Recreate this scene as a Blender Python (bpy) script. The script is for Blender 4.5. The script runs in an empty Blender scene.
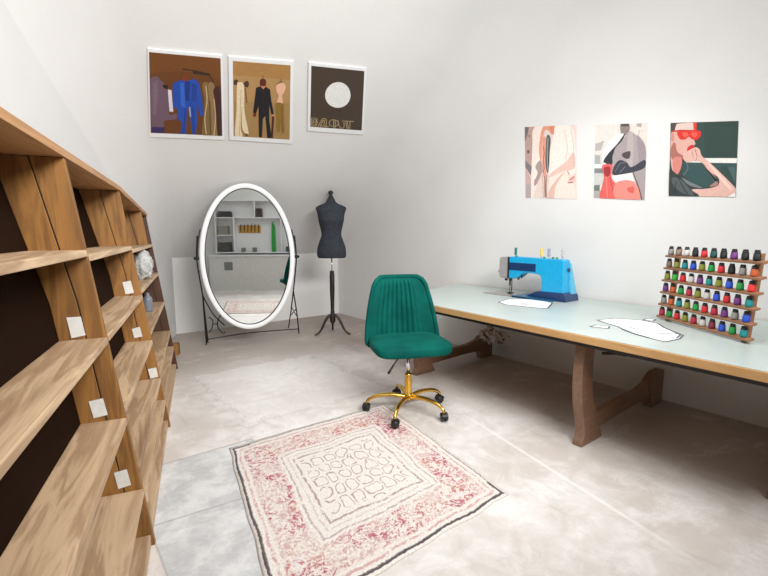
import bpy, math, random
from mathutils import Vector, Matrix
random.seed(7)
S = bpy.context.scene
COL = S.collection
PI = math.pi
def R(d): return math.radians(d)

# ------------------------------------------------------------------ shader helpers
def lin(c):
    if isinstance(c, str):
        c = c.lstrip('#'); c = [int(c[i:i+2], 16)/255 for i in (0, 2, 4)]
        c = [x/12.92 if x <= .04045 else ((x+.055)/1.055)**2.4 for x in c]
    return (c[0], c[1], c[2], 1.0)
class N:
    """node socket wrapper with arithmetic"""
    def __init__(s, nt, sock): s.nt = nt; s.s = sock
    def _m(s, op, *a, clamp=False):
        n = s.nt.nodes.new('ShaderNodeMath'); n.operation = op; n.use_clamp = clamp
        for i, x in enumerate((s,)+a):
            if isinstance(x, N): s.nt.links.new(x.s, n.inputs[i])
            else: n.inputs[i].default_value = x
        return N(s.nt, n.outputs[0])
    def __add__(s, o): return s._m('ADD', o)
    def __radd__(s, o): return s._m('ADD', o)
    def __sub__(s, o): return s._m('SUBTRACT', o)
    def __rsub__(s, o): return (s*-1)+o
    def __mul__(s, o): return s._m('MULTIPLY', o)
    def __rmul__(s, o): return s._m('MULTIPLY', o)
    def __truediv__(s, o): return s._m('DIVIDE', o)
    def min(s, o): return s._m('MINIMUM', o)
    def max(s, o): return s._m('MAXIMUM', o)
    def abs(s): return s._m('ABSOLUTE')
    def sin(s): return s._m('SINE')
    def gt(s, o): return s._m('GREATER_THAN', o)
    def lt(s, o): return s._m('LESS_THAN', o)
    def clamp(s): return s._m('ADD', 0.0, clamp=True)
    def ss(s, a, b):
        n = s.nt.nodes.new('ShaderNodeMapRange'); n.interpolation_type = 'SMOOTHSTEP'
        s.nt.links.new(s.s, n.inputs[0]); n.inputs[1].default_value = a; n.inputs[2].default_value = b
        return N(s.nt, n.outputs[0])
class M:
    def __init__(s, name, rough=.6, metal=0, spec=.5):
        s.m = bpy.data.materials.new(name); s.m.use_nodes = True
        s.nt = s.m.node_tree; s.b = s.nt.nodes['Principled BSDF']
        s.b.inputs['Roughness'].default_value = rough; s.b.inputs['Metallic'].default_value = metal
        s.b.inputs['Specular IOR Level'].default_value = spec
    def coord(s, which='Object', scale=(1,1,1), rot=(0,0,0)):
        t = s.nt.nodes.new('ShaderNodeTexCoord'); mp = s.nt.nodes.new('ShaderNodeMapping')
        s.nt.links.new(t.outputs[which], mp.inputs[0]); mp.inputs['Scale'].default_value = scale
        mp.inputs['Rotation'].default_value = rot
        return mp.outputs[0]
    def sep(s, v):
        n = s.nt.nodes.new('ShaderNodeSeparateXYZ'); s.nt.links.new(v, n.inputs[0])
        return [N(s.nt, n.outputs[i]) for i in range(3)]
    def comb(s, x, y, z=0.0):
        n = s.nt.nodes.new('ShaderNodeCombineXYZ')
        for i, a in enumerate((x, y, z)):
            if isinstance(a, N): s.nt.links.new(a.s, n.inputs[i])
            else: n.inputs[i].default_value = a
        return n.outputs[0]
    def noise(s, v, scale=5, detail=4, rough=.5, dist=0, ntype=None):
        n = s.nt.nodes.new('ShaderNodeTexNoise'); s.nt.links.new(v, n.inputs['Vector'])
        n.inputs['Scale'].default_value = scale; n.inputs['Detail'].default_value = detail
        n.inputs['Roughness'].default_value = rough; n.inputs['Distortion'].default_value = dist
        return N(s.nt, n.outputs['Fac'])
    def voro(s, v, scale=5, feature='F1', rnd=1.0):
        n = s.nt.nodes.new('ShaderNodeTexVoronoi'); n.feature = feature; s.nt.links.new(v, n.inputs['Vector'])
        n.inputs['Scale'].default_value = scale; n.inputs['Randomness'].default_value = rnd
        return N(s.nt, n.outputs['Distance'])
    def mix(s, f, a, b):
        n = s.nt.nodes.new('ShaderNodeMix'); n.data_type = 'RGBA'
        if isinstance(f, N): s.nt.links.new(f.s, n.inputs[0])
        else: n.inputs[0].default_value = f
        for i, c in ((6, a), (7, b)):
            if hasattr(c, 'is_linked'): s.nt.links.new(c, n.inputs[i])
            else: n.inputs[i].default_value = lin(c)
        return n.outputs[2]
    def color(s, c):
        if hasattr(c, 'is_linked'): s.nt.links.new(c, s.b.inputs['Base Color'])
        else: s.b.inputs['Base Color'].default_value = lin(c)
    def bump(s, h, strength=.2, dist=.01):
        n = s.nt.nodes.new('ShaderNodeBump'); s.nt.links.new(h.s, n.inputs['Height'])
        n.inputs['Strength'].default_value = strength; n.inputs['Distance'].default_value = dist
        s.nt.links.new(n.outputs[0], s.b.inputs['Normal'])
_pc = {}
def plain(name, c, rough=.5, metal=0, var=.06, scale=30, bump=0, spec=.5):
    if name in _pc: return _pc[name]
    m = M(name, rough, metal, spec); v = m.coord()
    n = m.noise(v, scale, 3)
    l = lin(c)[:3]
    m.color(m.mix(n.ss(.3, .7), tuple(x*(1-var) for x in l), tuple(min(1, x*(1+var)) for x in l)))
    if bump: m.bump(m.noise(v, scale*4, 3), bump, .002)
    _pc[name] = m.m
    return m.m
def wood(name, c1, c2, along='x', rough=.5, contrast=1.0, scale=1.0, dark=None):
    m = M(name, rough, 0, .5 if rough < .8 else .05)
    k = {'x': (1, 9, 9), 'y': (9, 1, 9), 'z': (9, 9, 1)}[along]
    v = m.coord('Object', tuple(q*scale for q in k))
    w = m.noise(v, 1.1, 5, .55, 1.2)
    rings = ((w*26).sin()*.5+.5)
    fine = m.noise(m.coord('Object', tuple(q*scale*6 for q in k)), 3, 4, .6)
    f = (rings*.45*contrast + w*.5 + fine*.4 - .1).clamp()
    col = m.mix(f, c1, c2)
    if dark:
        kn = m.noise(v, .55, 2, .5).ss(.60, .72)
        col = m.mix(kn*.7, col, dark)
    m.color(col); m.bump(fine, .08, .002)
    return m.m

# ------------------------------------------------------------------ mesh helpers
class MB:
    def __init__(s, off=(0, 0, 0)): s.v = []; s.f = []; s.mi = []; s.sm = []; s.off = Vector(off); s.uv = {}
    def V(s, p): s.v.append(Vector(p)-s.off); return len(s.v)-1
    def F(s, idx, m=0, smooth=False): s.f.append(tuple(idx)); s.mi.append(m); s.sm.append(smooth)
    def hexa(s, b, t, m=0):
        """b, t: four bottom and four top corners"""
        i = [s.V(p) for p in b]+[s.V(p) for p in t]
        for q in ((3,2,1,0), (4,5,6,7), (0,1,5,4), (1,2,6,5), (2,3,7,6), (3,0,4,7)): s.F([i[k] for k in q], m)
    def box(s, x0, x1, y0, y1, z0, z1, m=0, mat=None):
        P = lambda x, y, z: (mat @ Vector((x, y, z))) if mat else Vector((x, y, z))
        s.hexa([P(x0,y0,z0), P(x1,y0,z0), P(x1,y1,z0), P(x0,y1,z0)], [P(x0,y0,z1), P(x1,y0,z1), P(x1,y1,z1), P(x0,y1,z1)], m)
    def prism(s, pts, ext, m=0):
        """pts: 3D polygon; ext: extrusion vector"""
        n = len(pts); ext = Vector(ext)
        a = [s.V(p) for p in pts]; b = [s.V(Vector(p)+ext) for p in pts]
        s.F(a[::-1], m); s.F(b, m)
        for i in range(n): j = (i+1) % n; s.F((a[i], a[j], b[j], b[i]), m)
    def tube(s, pts, r, n=10, m=0, cap=True, closed=False):
        pts = [Vector(p) for p in pts]; N_ = len(pts)
        rs = r if isinstance(r, (list, tuple)) else [r]*N_
        rings = []; up = None
        for i, p in enumerate(pts):
            if closed: t = pts[(i+1) % N_]-pts[i-1]
            else: t = pts[min(i+1, N_-1)]-pts[max(i-1, 0)]
            t.normalize()
            if up is None:
                up = Vector((0, 0, 1)) if abs(t.z) < .9 else Vector((1, 0, 0))
            x = up.cross(t)
            if x.length < 1e-5: x = Vector((1, 0, 0)).cross(t)
            x.normalize(); y = t.cross(x).normalized(); up = y
            rings.append([s.V(p+(x*math.cos(2*PI*k/n)+y*math.sin(2*PI*k/n))*rs[i]) for k in range(n)])
        for i in range(N_ if closed else N_-1):
            a, b = rings[i], rings[(i+1) % N_]
            for k in range(n): s.F((a[k], a[(k+1) % n], b[(k+1) % n], b[k]), m, True)
        if cap and not closed: s.F(rings[0][::-1], m); s.F(rings[-1], m)
    def lathe(s, prof, c=(0, 0, 0), n=24, m=0, sx=1, sy=1, mat=None):
        """prof: (r,z) or (rx,ry,z)"""
        rings = []
        for q in prof:
            rx, ry, z = (q[0]*sx, q[0]*sy, q[1]) if len(q) == 2 else q
            ring = []
            for k in range(n):
                p = Vector((rx*math.cos(2*PI*k/n), ry*math.sin(2*PI*k/n), z))
                if mat: p = mat @ p
                ring.append(s.V(p+Vector(c)))
            rings.append(ring)
        for a, b in zip(rings, rings[1:]):
            for k in range(n): s.F((a[k], a[(k+1) % n], b[(k+1) % n], b[k]), m, True)
        s.F(rings[0][::-1], m); s.F(rings[-1], m)
    def grid(s, fn, nu, nv, m=0, smooth=True, closeu=False, mf=None):
        g = [[s.V(fn(i/nu, j/nv)) for j in range(nv+1)] for i in range(nu if closeu else nu+1)]
        for i in range(nu):
            for j in range(nv):
                a, b = g[i], g[(i+1) % len(g)]
                s.F((a[j], b[j], b[j+1], a[j+1]), m, smooth)
        return g
    def build(s, name, mats, parent=None, bevel=0, seg=2, sub=0):
        me = bpy.data.meshes.new(name); me.from_pydata([tuple(v) for v in s.v], [], s.f)
        mats = mats if isinstance(mats, (list, tuple)) else [mats]
        for m in mats: me.materials.append(m)
        for p, mi, sm in zip(me.polygons, s.mi, s.sm): p.material_index = mi; p.use_smooth = sm
        me.update()
        o = bpy.data.objects.new(name, me); COL.objects.link(o)
        if parent: o.parent = parent
        if bevel:
            b = o.modifiers.new('bevel', 'BEVEL'); b.width = bevel; b.segments = seg; b.limit_method = 'ANGLE'
        if sub:
            b = o.modifiers.new('sub', 'SUBSURF'); b.levels = sub; b.render_levels = sub
        return o
def tag(o, label, cat, group=None, kind=None):
    if label: o['label'] = label
    if cat: o['category'] = cat
    if group: o['group'] = group
    if kind: o['kind'] = kind
    return o
def thing(name, label, cat, loc=(0, 0, 0), rz=0, group=None):
    o = bpy.data.objects.new(name, None); COL.objects.link(o); o.empty_display_size = .05
    o.location = loc; o.rotation_euler = (0, 0, rz)
    return tag(o, label, cat, group)
def struct(o): o['kind'] = 'structure'; return o
def cat_rom(pts, n=8, closed=True):
    out = []; L = len(pts); P = [Vector(p) for p in pts]
    rng = range(L) if closed else range(L-1)
    for i in rng:
        if closed: a, b, c, d = P[i-1], P[i], P[(i+1) % L], P[(i+2) % L]
        else: a, b, c, d = P[max(i-1, 0)], P[i], P[i+1], P[min(i+2, L-1)]
        for k in range(n):
            t = k/n
            out.append(.5*((2*b)+(c-a)*t+(2*a-5*b+4*c-d)*t*t+(3*b-a-3*c+d)*t**3))
    if not closed: out.append(P[-1])
    return out

# ------------------------------------------------------------------ materials
def wall_mat(name, c1, c2):
    m = M(name, .75, 0, .25); v = m.coord()
    n = m.noise(v, 1.5, 4); f = m.noise(v, 45, 4)
    m.color(m.mix((n*.7+f*.3).ss(.3, .7), c1, c2)); m.bump(f, .12, .004)
    return m.m
WALL = wall_mat('white_plaster', (.73, .725, .715), (.77, .765, .755))
SLOPE = WALL
def floor_mat():
    m = M('worn_limewashed_floor', .55, 0, .4); v = m.coord(); X, Y, Z = m.sep(v)
    big = m.noise(v, 1.3, 5, .6, .6); med = m.noise(v, 5, 6, .65, .8); fine = m.noise(v, 28, 5, .65)
    streak = m.noise(m.coord('Object', (7, 1.3, 1), (0, 0, R(-12))), 2.2, 6, .7, .5)
    col = m.mix((big*.5+med*.5).ss(.40, .64), (.60, .55, .51), (.80, .78, .76))
    col = m.mix(streak.ss(.56, .74)*.45, col, (.50, .43, .38))
    col = m.mix(fine.ss(.6, .8)*.25, col, (.45, .42, .40))
    # bare brown strip towards the back wall and the corner
    d = (Y + med*1.0 + big*.6)
    col = m.mix(d.ss(4.45, 5.2)*.8, col, (.40, .345, .30))
    # shadow under the bench, painted into the floor colour as darker brown
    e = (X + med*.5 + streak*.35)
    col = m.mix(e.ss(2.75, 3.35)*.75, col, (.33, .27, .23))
    # whitish plaster patch near the rug
    px = (X-1.55).abs(); py = (Y-3.35).abs()
    inside = (((px*1.1).max(py)) + med*.35).lt(.80)
    col = m.mix(inside*.35, col, (.86, .85, .84))
    edge = ((((px*1.1).max(py)) + med*.35 - .80).abs()).lt(.010)
    col = m.mix(edge*.35, col, (.42, .40, .38))
    # bluish grey patch of bare screed beside the bookcase
    ax = (X - .60).abs(); ay = (Y - 1.95).abs(); q = (ax*1.75).max(ay)
    g = (q + (fine-.5)*.03).ss(.585, .56)
    gc = m.mix(m.noise(v, 6, 7, .72, .3).ss(.38, .64), (.47, .48, .49), (.70, .71, .71))
    col = m.mix(g*.85, col, gc)
    ge = (((q - .57).abs()).lt(.007))
    gy = ((((Y - 2.02 + X*.10).abs()).lt(.006))*q.lt(.57))
    col = m.mix((ge+gy).clamp()*.6, col, (.36, .35, .34))
    # fine scratches and cracks
    s1 = m.noise(m.coord('Object', (3, 1, 1), (0, 0, R(55))), 3.5, 8, .75, 1.0)
    s2 = m.noise(m.coord('Object', (1, 2.2, 1), (0, 0, R(20))), 2.2, 8, .78, .6)
    col = m.mix(((s1-.5).abs()).lt(.0045)*m.noise(v, 2.5, 2).ss(.45, .6)*.55, col, (.38, .35, .33))
    col = m.mix(s2.ss(.53, .66)*.30, col, (.88, .87, .86))
    col = m.mix(m.noise(v, 70, 4, .7).ss(.55, .75)*.18, col, (.40, .38, .37))
    # long straight chalky white line
    ln = (Y - 1.958 - (X-2.228)*4.4)
    dist = (ln*(1/4.51) + (med-.5)*.012).abs()
    w = dist.ss(.016, .006)*Y.ss(2.1, 1.8)*Y.ss(.35, .9)
    col = m.mix(w*.55, col, (.88, .87, .86))
    # board joints parallel to it, faint
    fr = (((X*.978 - Y*.21)*1.9)._m('FRACT') - .5).abs()
    col = m.mix(fr.ss(.4965, .4995)*.35*X.gt(1.9), col, (.40, .36, .33))
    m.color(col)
    m.bump(med*.6+fine*.4, .18, .006)
    return m.m
FLOOR = floor_mat()
W_UP = wood('oiled_oak_upright', '#5c3b1c', '#a27238', 'z', .55, 1.0, 1.0, '#4a2c14')
W_SH = wood('pale_oak_shelf', '#8f6e4f', '#cdb08e', 'x', .55, 1.2, 1.0, '#6e4c30')
W_TOP = wood('pale_top_board', '#9a6c42', '#c09468', 'x', .5, 1.0, 1.0, '#a0683c')
W_BACK = wood('shade_toned_back_board', '#1a0f08', '#27170d', 'x', .85, .6)  # wood darkened so its colour carries the shade inside the bookcase
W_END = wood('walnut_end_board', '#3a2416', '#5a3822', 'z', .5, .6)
W_LEG = wood('bench_oak', '#6e5240', '#94735a', 'x', .5, .6)
W_EDGE = wood('plywood_edge', '#b3854f', '#d6ab76', 'y', .5, .5)
W_RACK = wood('beech_rack', '#7d5238', '#a87a58', 'x', .5, .6, 3)
BLACK = plain('black_plastic', (.012, .012, .013), .4)
IRON = plain('black_iron', (.02, .02, .022), .45, .6)
DARKWOOD = plain('black_stained_wood', (.018, .011, .010), .35)
CHROME = plain('chrome', (.75, .75, .77), .18, 1)
GOLD = plain('gold_metal', (.80, .50, .10), .24, 1)
WHITE = plain('white_paint', (.84, .85, .86), .4, 0, .01)
PAPER = plain('white_paper', (.86, .87, .88), .7)
TAGW = plain('white_label_card', (.70, .69, .66), .6)

# ------------------------------------------------------------------ the room
WX, BY, KZ, SL = 3.62, 5.83, .95, .70
CEIL, RY = 3.80, -1.0
def wl(y): return 1.25-(BY-y)*.77/1.63       # left wall line
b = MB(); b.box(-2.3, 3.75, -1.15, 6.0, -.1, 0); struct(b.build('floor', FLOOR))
b = MB(); b.box(WX, WX+.12, RY-.12, BY+.12, 0, 3.95); struct(b.build('wall_right', WALL))
b = MB(); b.box(wl(BY)-.15, WX, BY, BY+.12, 0, KZ+.05); struct(b.build('wall_back', WALL))
b = MB(); b.box(wl(RY)-.1, WX, RY-.12, RY, 0, 3.95); struct(b.build('wall_rear', WALL))
b = MB(); b.prism([(wl(BY), BY, 0), (wl(RY-.12), RY-.12, 0), (wl(RY-.12)-.15, RY-.12, 0), (wl(BY)-.15, BY, 0)], (0, 0, 3.95)); struct(b.build('wall_left', wall_mat('left_wall_plaster', (.68, .68, .675), (.72, .72, .715))))  # plaster colour lowered to offset the strong lamp light on this wall
# sloping ceiling, rounded where it meets the right wall and the left wall
n_s = Vector((0, SL, 1)).normalized(); dn = Vector((0, -1, SL)).normalized()
YT = BY-(CEIL-KZ)/SL
b = MB(); rows = []
for tt, RF, RR in ((0, .02, .02), (.04, .06, .07), (.1, .14, .18), (.2, .26, .30), (.35, .36, .40), (.55, .42, .48), (.8, .46, .54), (1, .48, .56)):
    y, z = BY+(YT-BY)*tt, KZ+(CEIL-KZ)*tt
    row = []
    xl = wl(y)
    for k in range(9):
        t = k/8*PI/2
        off = RF*(1-math.sin(t)); p = Vector((0, y, z)) - n_s*off
        p.x = wl(p.y)-.004+RF*(1-math.cos(t)); row.append(p)
    for k in range(9):
        t = k/8*PI/2
        row.append(Vector((WX-RR+RR*math.sin(t), y, z)) - n_s*(RR*(1-math.cos(t))))
    rows.append([b.V(p) for p in row])
for ra, rb in zip(rows, rows[1:]):
    for k in range(len(ra)-1): b.F((ra[k], ra[k+1], rb[k+1], rb[k]), 0, True)
o = b.build('ceiling_slope', SLOPE); struct(o)
sd = o.modifiers.new('th', 'SOLIDIFY'); sd.thickness = .1; sd.offset = -1; sd.use_rim = False
b = MB(); b.box(wl(RY)-.2, WX+.1, RY-.12, YT+.05, CEIL, CEIL+.1); struct(b.build('ceiling', WALL))

# ------------------------------------------------------------------ bookcase (local x = along, local y = backwards)
BA = math.atan2(.967, .255); A0 = .69
bc = thing('bookcase', 'long open wooden bookcase with slanted uprights along the left wall', 'bookcase', (A0*math.cos(BA), A0*math.sin(BA), 0), BA)
def fr(z): return .21+.13*z                       # front edge, distance behind the reference line
def interp(z, t):
    for (z0, v0), (z1, v1) in zip(t, t[1:]):
        if z <= z1: return v0+(v1-v0)*(z-z0)/(z1-z0)
    return t[-1][1]
def gapd(z): return interp(z, [(0, .062), (1.0, .062), (1.5, .10)])
def bkd(z): return interp(z, [(0, .145), (1.0, .145), (1.5, .20)])
def ztop(a): return interp(a, [(.6, 1.52), (3.05, 1.50), (4.45, 1.395)])
T = .028
upr = {}
def upright(a, zt, mf, mb_, name='upright', z0=0.0, th=T):
    zs = [z0+(zt-z0)*i/6 for i in range(7)]
    aa = a; a -= A0
    o = None
    g = MB()
    for p, q in zip(zs, zs[1:]):
        g.hexa([(a+.004, fr(p)+gapd(p)-.005, p), (a+th-.004, fr(p)+gapd(p)-.005, p), (a+th-.004, fr(p)+gapd(p)+.005, p), (a+.004, fr(p)+gapd(p)+.005, p)],
               [(a+.004, fr(q)+gapd(q)-.005, q), (a+th-.004, fr(q)+gapd(q)-.005, q), (a+th-.004, fr(q)+gapd(q)+.005, q), (a+.004, fr(q)+gapd(q)+.005, q)])
    g.build('gap_shade_strip', BLACK, bc)  # black strip added in the open gap to stand in for its shade
    for nm, f0, f1, mt in ((name, lambda z: fr(z), lambda z: fr(z)+gapd(z)-.002, mf), ('rear_post', lambda z: fr(z)+gapd(z)+.002, lambda z: fr(z)+bkd(z), mb_)):
        b = MB(); L = []
        for z in zs:
            L.append([b.V((a, f0(z), z)), b.V((a, f1(z), z)), b.V((a+th, f1(z), z)), b.V((a+th, f0(z), z))])
        for p, q in zip(L, L[1:]):
            for k in range(4): b.F((p[k], p[(k+1) % 4], q[(k+1) % 4], q[k])[::-1])
        b.F(L[0]); b.F(L[-1][::-1])
        o = b.build(nm, mt, bc, .002, 1)
        if nm == name: upr[aa] = o
ups = [.69, 1.866, 3.047, 4.386]
for a in ups[:3]: upright(a, ztop(a)-.001, W_UP, W_UP)
upright(4.386, ztop(4.386)-.001, W_END, W_END, 'end_board')
bays = [(.69, 1.866, [.05, .25, .55, .868, 1.19]), (1.866, 3.047, [.05, .19, .335, .585, .871, 1.172]), (3.047, 4.386, [.05, .22, .368, .637, .902, 1.153])]
for a0, a1, zz in bays:
    for z in zz:
        b = MB(); t = .024 if z > .1 else .045
        f0 = fr(z)-.004
        if z < .1: f0 += .012
        b.hexa([(a0+T-A0, fr(z-t)-.004 if z > .1 else f0, z-t), (a1-A0, fr(z-t)-.004 if z > .1 else f0, z-t), (a1-A0, fr(z)+bkd(z), z-t), (a0+T-A0, fr(z)+bkd(z), z-t)],
               [(a0+T-A0, f0, z), (a1-A0, f0, z), (a1-A0, fr(z)+bkd(z), z), (a0+T-A0, fr(z)+bkd(z), z)])
        b.build('shelf', W_SH, bc, .003, 2)
# short divider in the far bay, top tier
upright(4.06, ztop(4.06)-.001, W_UP, W_UP, 'divider', 1.154, .02)
b = MB()
zs = [0.02, .5, 1.0, 1.385]
for z0, z1 in zip(zs, zs[1:]):
    b.hexa([(.0, fr(z0)+bkd(z0), z0), (4.414-A0, fr(z0)+bkd(z0), z0), (4.414-A0, fr(z0)+bkd(z0)+.015, z0), (.0, fr(z0)+bkd(z0)+.015, z0)],
           [(.0, fr(z1)+bkd(z1), z1), (4.414-A0, fr(z1)+bkd(z1), z1), (4.414-A0, fr(z1)+bkd(z1)+.015, z1), (.0, fr(z1)+bkd(z1)+.015, z1)])
z0 = 1.385
for a0, a1 in ((.69, 3.05), (3.05, 4.41)):
    t0, t1 = ztop(a0)-.002, ztop(a1)-.002
    b.hexa([(a0-A0, fr(z0)+bkd(z0), z0), (a1-A0, fr(z0)+bkd(z0), z0), (a1-A0, fr(z0)+bkd(z0)+.015, z0), (a0-A0, fr(z0)+bkd(z0)+.015, z0)],
           [(a0-A0, fr(t0)+bkd(t0), t0), (a1-A0, fr(t1)+bkd(t1), t1), (a1-A0, fr(t1)+bkd(t1)+.015, t1), (a0-A0, fr(t0)+bkd(t0)+.015, t0)])
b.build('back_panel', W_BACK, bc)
b = MB()
for a0, a1 in ((.67, 3.05), (3.05, 4.44)):
    f0, f1 = fr(ztop(a0))-.006, fr(ztop(a1))-.006
    z0, z1 = ztop(a0), ztop(a1)
    b.hexa([(a0-A0, f0, z0), (a1-A0, f1, z1), (a1-A0, f1+.24, z1), (a0-A0, f0+.24, z0)],
           [(a0-A0, f0, z0+.026), (a1-A0, f1, z1+.026), (a1-A0, f1+.24, z1+.026), (a0-A0, f0+.24, z0+.026)])
b.build('top_board', W_TOP, bc)
# white cards pinned on the sides of the uprights
for a, q in ((1.866, [(-.438, .951), (-.395, .951), (-.385, .882), (-.428, .875)]), (1.866, [(-.393, .632), (-.348, .638), (-.337, .572), (-.382, .566)]),
             (1.866, [(-.332, .338), (-.289, .343), (-.279, .277), (-.322, .270)]), (3.047, [(-.420, .955), (-.376, .963), (-.363, .888), (-.408, .882)]),
             (3.047, [(-.388, .665), (-.346, .676), (-.333, .613), (-.379, .608)]), (3.047, [(-.316, .402), (-.270, .407), (-.262, .345), (-.306, .340)])):
    b = MB(); b.prism([(a-A0-.0015, -f, z) for f, z in q], (-.003, 0, 0)); o = b.build('card', TAGW, upr[a]); o['label'] = 'small white card'

def bw(a, f, z):   # bookcase coordinates to world
    return Vector((a*math.cos(BA)+f*math.sin(BA), a*math.sin(BA)-f*math.cos(BA), z))
# white fluffy bundle
FL = M('white_wool', .95); v_ = FL.coord(); nn = FL.noise(v_, 40, 5, .7); FL.color(FL.mix(nn.ss(.35, .65), (.36, .36, .355), (.62, .62, .61))); FL.bump(nn, .8, .01)
b = MB()
def blob(c, r, seed, n=28, amp=.22, fr_=3.0):
    from mathutils import noise as NO
    c = Vector(c)
    def fn(u, v):
        th = u*2*PI; ph = v*PI
        d = Vector((math.sin(ph)*math.cos(th), math.sin(ph)*math.sin(th), math.cos(ph)))
        k = 1+amp*NO.fractal(d*fr_+Vector((seed, 0, 0)), 1.0, 2.0, 4)
        return c+Vector((d.x*r[0], d.y*r[1], d.z*r[2]))*k
    return fn
pz = bw(3.72, -.375, .903)
b = MB(pz); b.grid(blob(pz+Vector((0, 0, .115)), (.065, .055, .105), 3, amp=.35, fr_=2.2), 40, 28, closeu=True)
b.grid(blob(pz+Vector((.02, .07, .085)), (.05, .06, .075), 9, amp=.35, fr_=2.2), 40, 28, closeu=True)
o = b.build('wool_bundle', FL.m); o.location = pz
tag(o, 'white fluffy wool bundle on a shelf at the far end of the bookcase', 'wool')
pz = bw(3.86, -.37, .638)
b = MB(); b.lathe([(.03, 0), (.034, .01), (.034, .09), (.03, .11), (.014, .13), (.014, .15)], n=20)
o = b.build('jar', plain('grey_glass', (.20, .22, .26), .15)); o.location = pz
tag(o, 'small grey jar on the shelf below the white wool bundle', 'jar')
pz = bw(1.96, -.345, .586)
b = MB(pz); b.grid(blob(pz+Vector((0, 0, .045)), (.02, .025, .045), 5, amp=.4), 20, 14, closeu=True)
o = b.build('crumpled_tissue', PAPER); o.location = pz
tag(o, 'small crumpled white tissue behind an upright, on a middle shelf of the bookcase', 'tissue')
b = MB(); b.box(-.05, .05, -.03, .03, 0, .12, 0)
o = b.build('wood_block', W_UP, None, .004); o.location = (1.02, 4.83, 0); o.rotation_euler = (0, 0, R(65))
tag(o, 'small brown wood block on the floor beyond the end of the bookcase', 'block')

# ------------------------------------------------------------------ rug
def rug_mat():
    m = M('woven_rug', .95, 0, .1); t = m.nt.nodes.new('ShaderNodeUVMap'); t.uv_map = 'UVMap'; uv = t.outputs[0]
    U, V_, _ = m.sep(uv)
    wob = m.noise(uv, 9, 3, .6); wob2 = m.noise(uv, 60, 3, .6)
    w = (wob-.5)*.035+(wob2-.5)*.012
    d = ((U.min(U*-1+1)).min(V_.min(V_*-1+1)))
    dw = d + w
    ivory = m.mix(m.noise(uv, 120, 3, .7).ss(.3, .7), (.62, .57, .52), (.80, .76, .72))
    col = ivory
    def line(c, r0, r1, colr, k=1.0, mask=None):
        f = (dw.ss(r0-.004, r0+.002))*(dw.ss(r1+.004, r1-.002))*k
        if mask is not None: f = f*mask
        return m.mix(f, c, colr)
    brk = m.noise(uv, 38, 4, .7)
    # motif band
    cell = m.noise(uv, 18, 4, .62, 2.0); cell2 = m.noise(uv, 24, 4, .66, 2.4); tone = m.noise(uv, 5, 3, .6)
    band = dw.ss(.060, .072)*dw.ss(.205, .190)
    pink = m.mix(tone.ss(.44, .58), (.40, .075, .125), (.50, .22, .17))
    patch = m.noise(uv, 6.5, 2, .5).ss(.42, .56)
    m1 = (cell-.5).abs().ss(.070, .040)*(m.noise(uv, 55, 3, .65)).ss(.42, .50)
    m2 = (cell2-.44).abs().ss(.026, .010)
    col = m.mix(band*.12, col, (.66, .40, .38))
    col = m.mix(band*m1*(patch*.55+.45), col, pink)
    col = m.mix(band*m2*.6, col, m.mix(patch, (.34, .27, .22), (.33, .08, .12)))
    m3 = ((m.noise(uv, 8, 3, .6, 1.5)-.5).abs()).ss(.030, .014)*dw.ss(.075, .085)*dw.ss(.185, .17)
    col = m.mix(m3*.9, col, ivory)
    # lines
    col = line(col, .040, .049, (.50, .24, .24), .75, brk.ss(.38, .55))
    col = line(col, .214, .220, (.35, .24, .24), .75, brk.ss(.36, .5))
    col = line(col, .243, .248, (.45, .36, .33), .55, brk.ss(.40, .5))
    col = line(col, .268, .276, (.32, .21, .21), .85, brk.ss(.36, .5))
    # dark border on the two near sides
    dk = ((U.lt(.10)*1.0) + (V_.lt(.10)*1.0)).clamp()
    ed = (d+(wob2-.5)*.014)
    f = ed.ss(.010, .016)*ed.ss(.030, .024)
    f = ed.ss(.010, .014)*ed.ss(.026, .021)
    col = m.mix(f*(dk*.85)*brk.ss(.22, .36), col, (.035, .033, .035))
    f = ed.ss(.012, .014)*ed.ss(.020, .017)
    col = m.mix(f*.8, col, (.10, .06, .07))
    # centre: little rounded cells
    w1 = m.noise(uv, 7, 2, .5)-.5; w2 = m.noise(m.coord('UV', (1, 1, 1), (0, 0, 1.3)), 8, 2, .5)-.5
    fx = ((U*14.5+w1*1.6)._m('FRACT')-.5).abs(); fy = ((V_*13+w2*1.6)._m('FRACT')-.5).abs()
    e = (fx._m('POWER', 3.0)+fy._m('POWER', 3.0))._m('POWER', .3333)
    core = dw.gt(.300)
    ring = ((e-.385).abs()).ss(.055, .025)*brk.ss(.36, .48)
    col = m.mix(core*ring*.85, col, (.36, .25, .24))
    m.color(col)
    pile = m.noise(uv, 160, 3, .7); m.bump(pile*.6+cell*.4, .5, .006)
    return m.m
RC = [Vector((.775, 2.474)), Vector((1.912, 2.453)), Vector((1.686, 1.193)), Vector((.50, 1.18))]   # far left, far right, near right, near left
b = MB((1.2, 1.8, 0))
def rp(u, v):
    from mathutils import noise as NO
    w = .010*NO.noise(Vector((u*7, v*7, 1)))
    u2 = u+(w if 0 < 1 else 0); v2 = v+.010*NO.noise(Vector((u*7, v*7, 5)))
    p = RC[3].lerp(RC[2], u2).lerp(RC[0].lerp(RC[1], u2), v2)
    z = .0058+.001*NO.noise(Vector((u*5, v*5, 9)))
    return Vector((p.x, p.y, z))
NU = 60
top = b.grid(rp, NU, NU)
bot = b.grid(lambda u, v: rp(u, v)*1.0-Vector((0, 0, rp(u, v).z-.001)), NU, NU)
b.f = b.f
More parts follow.
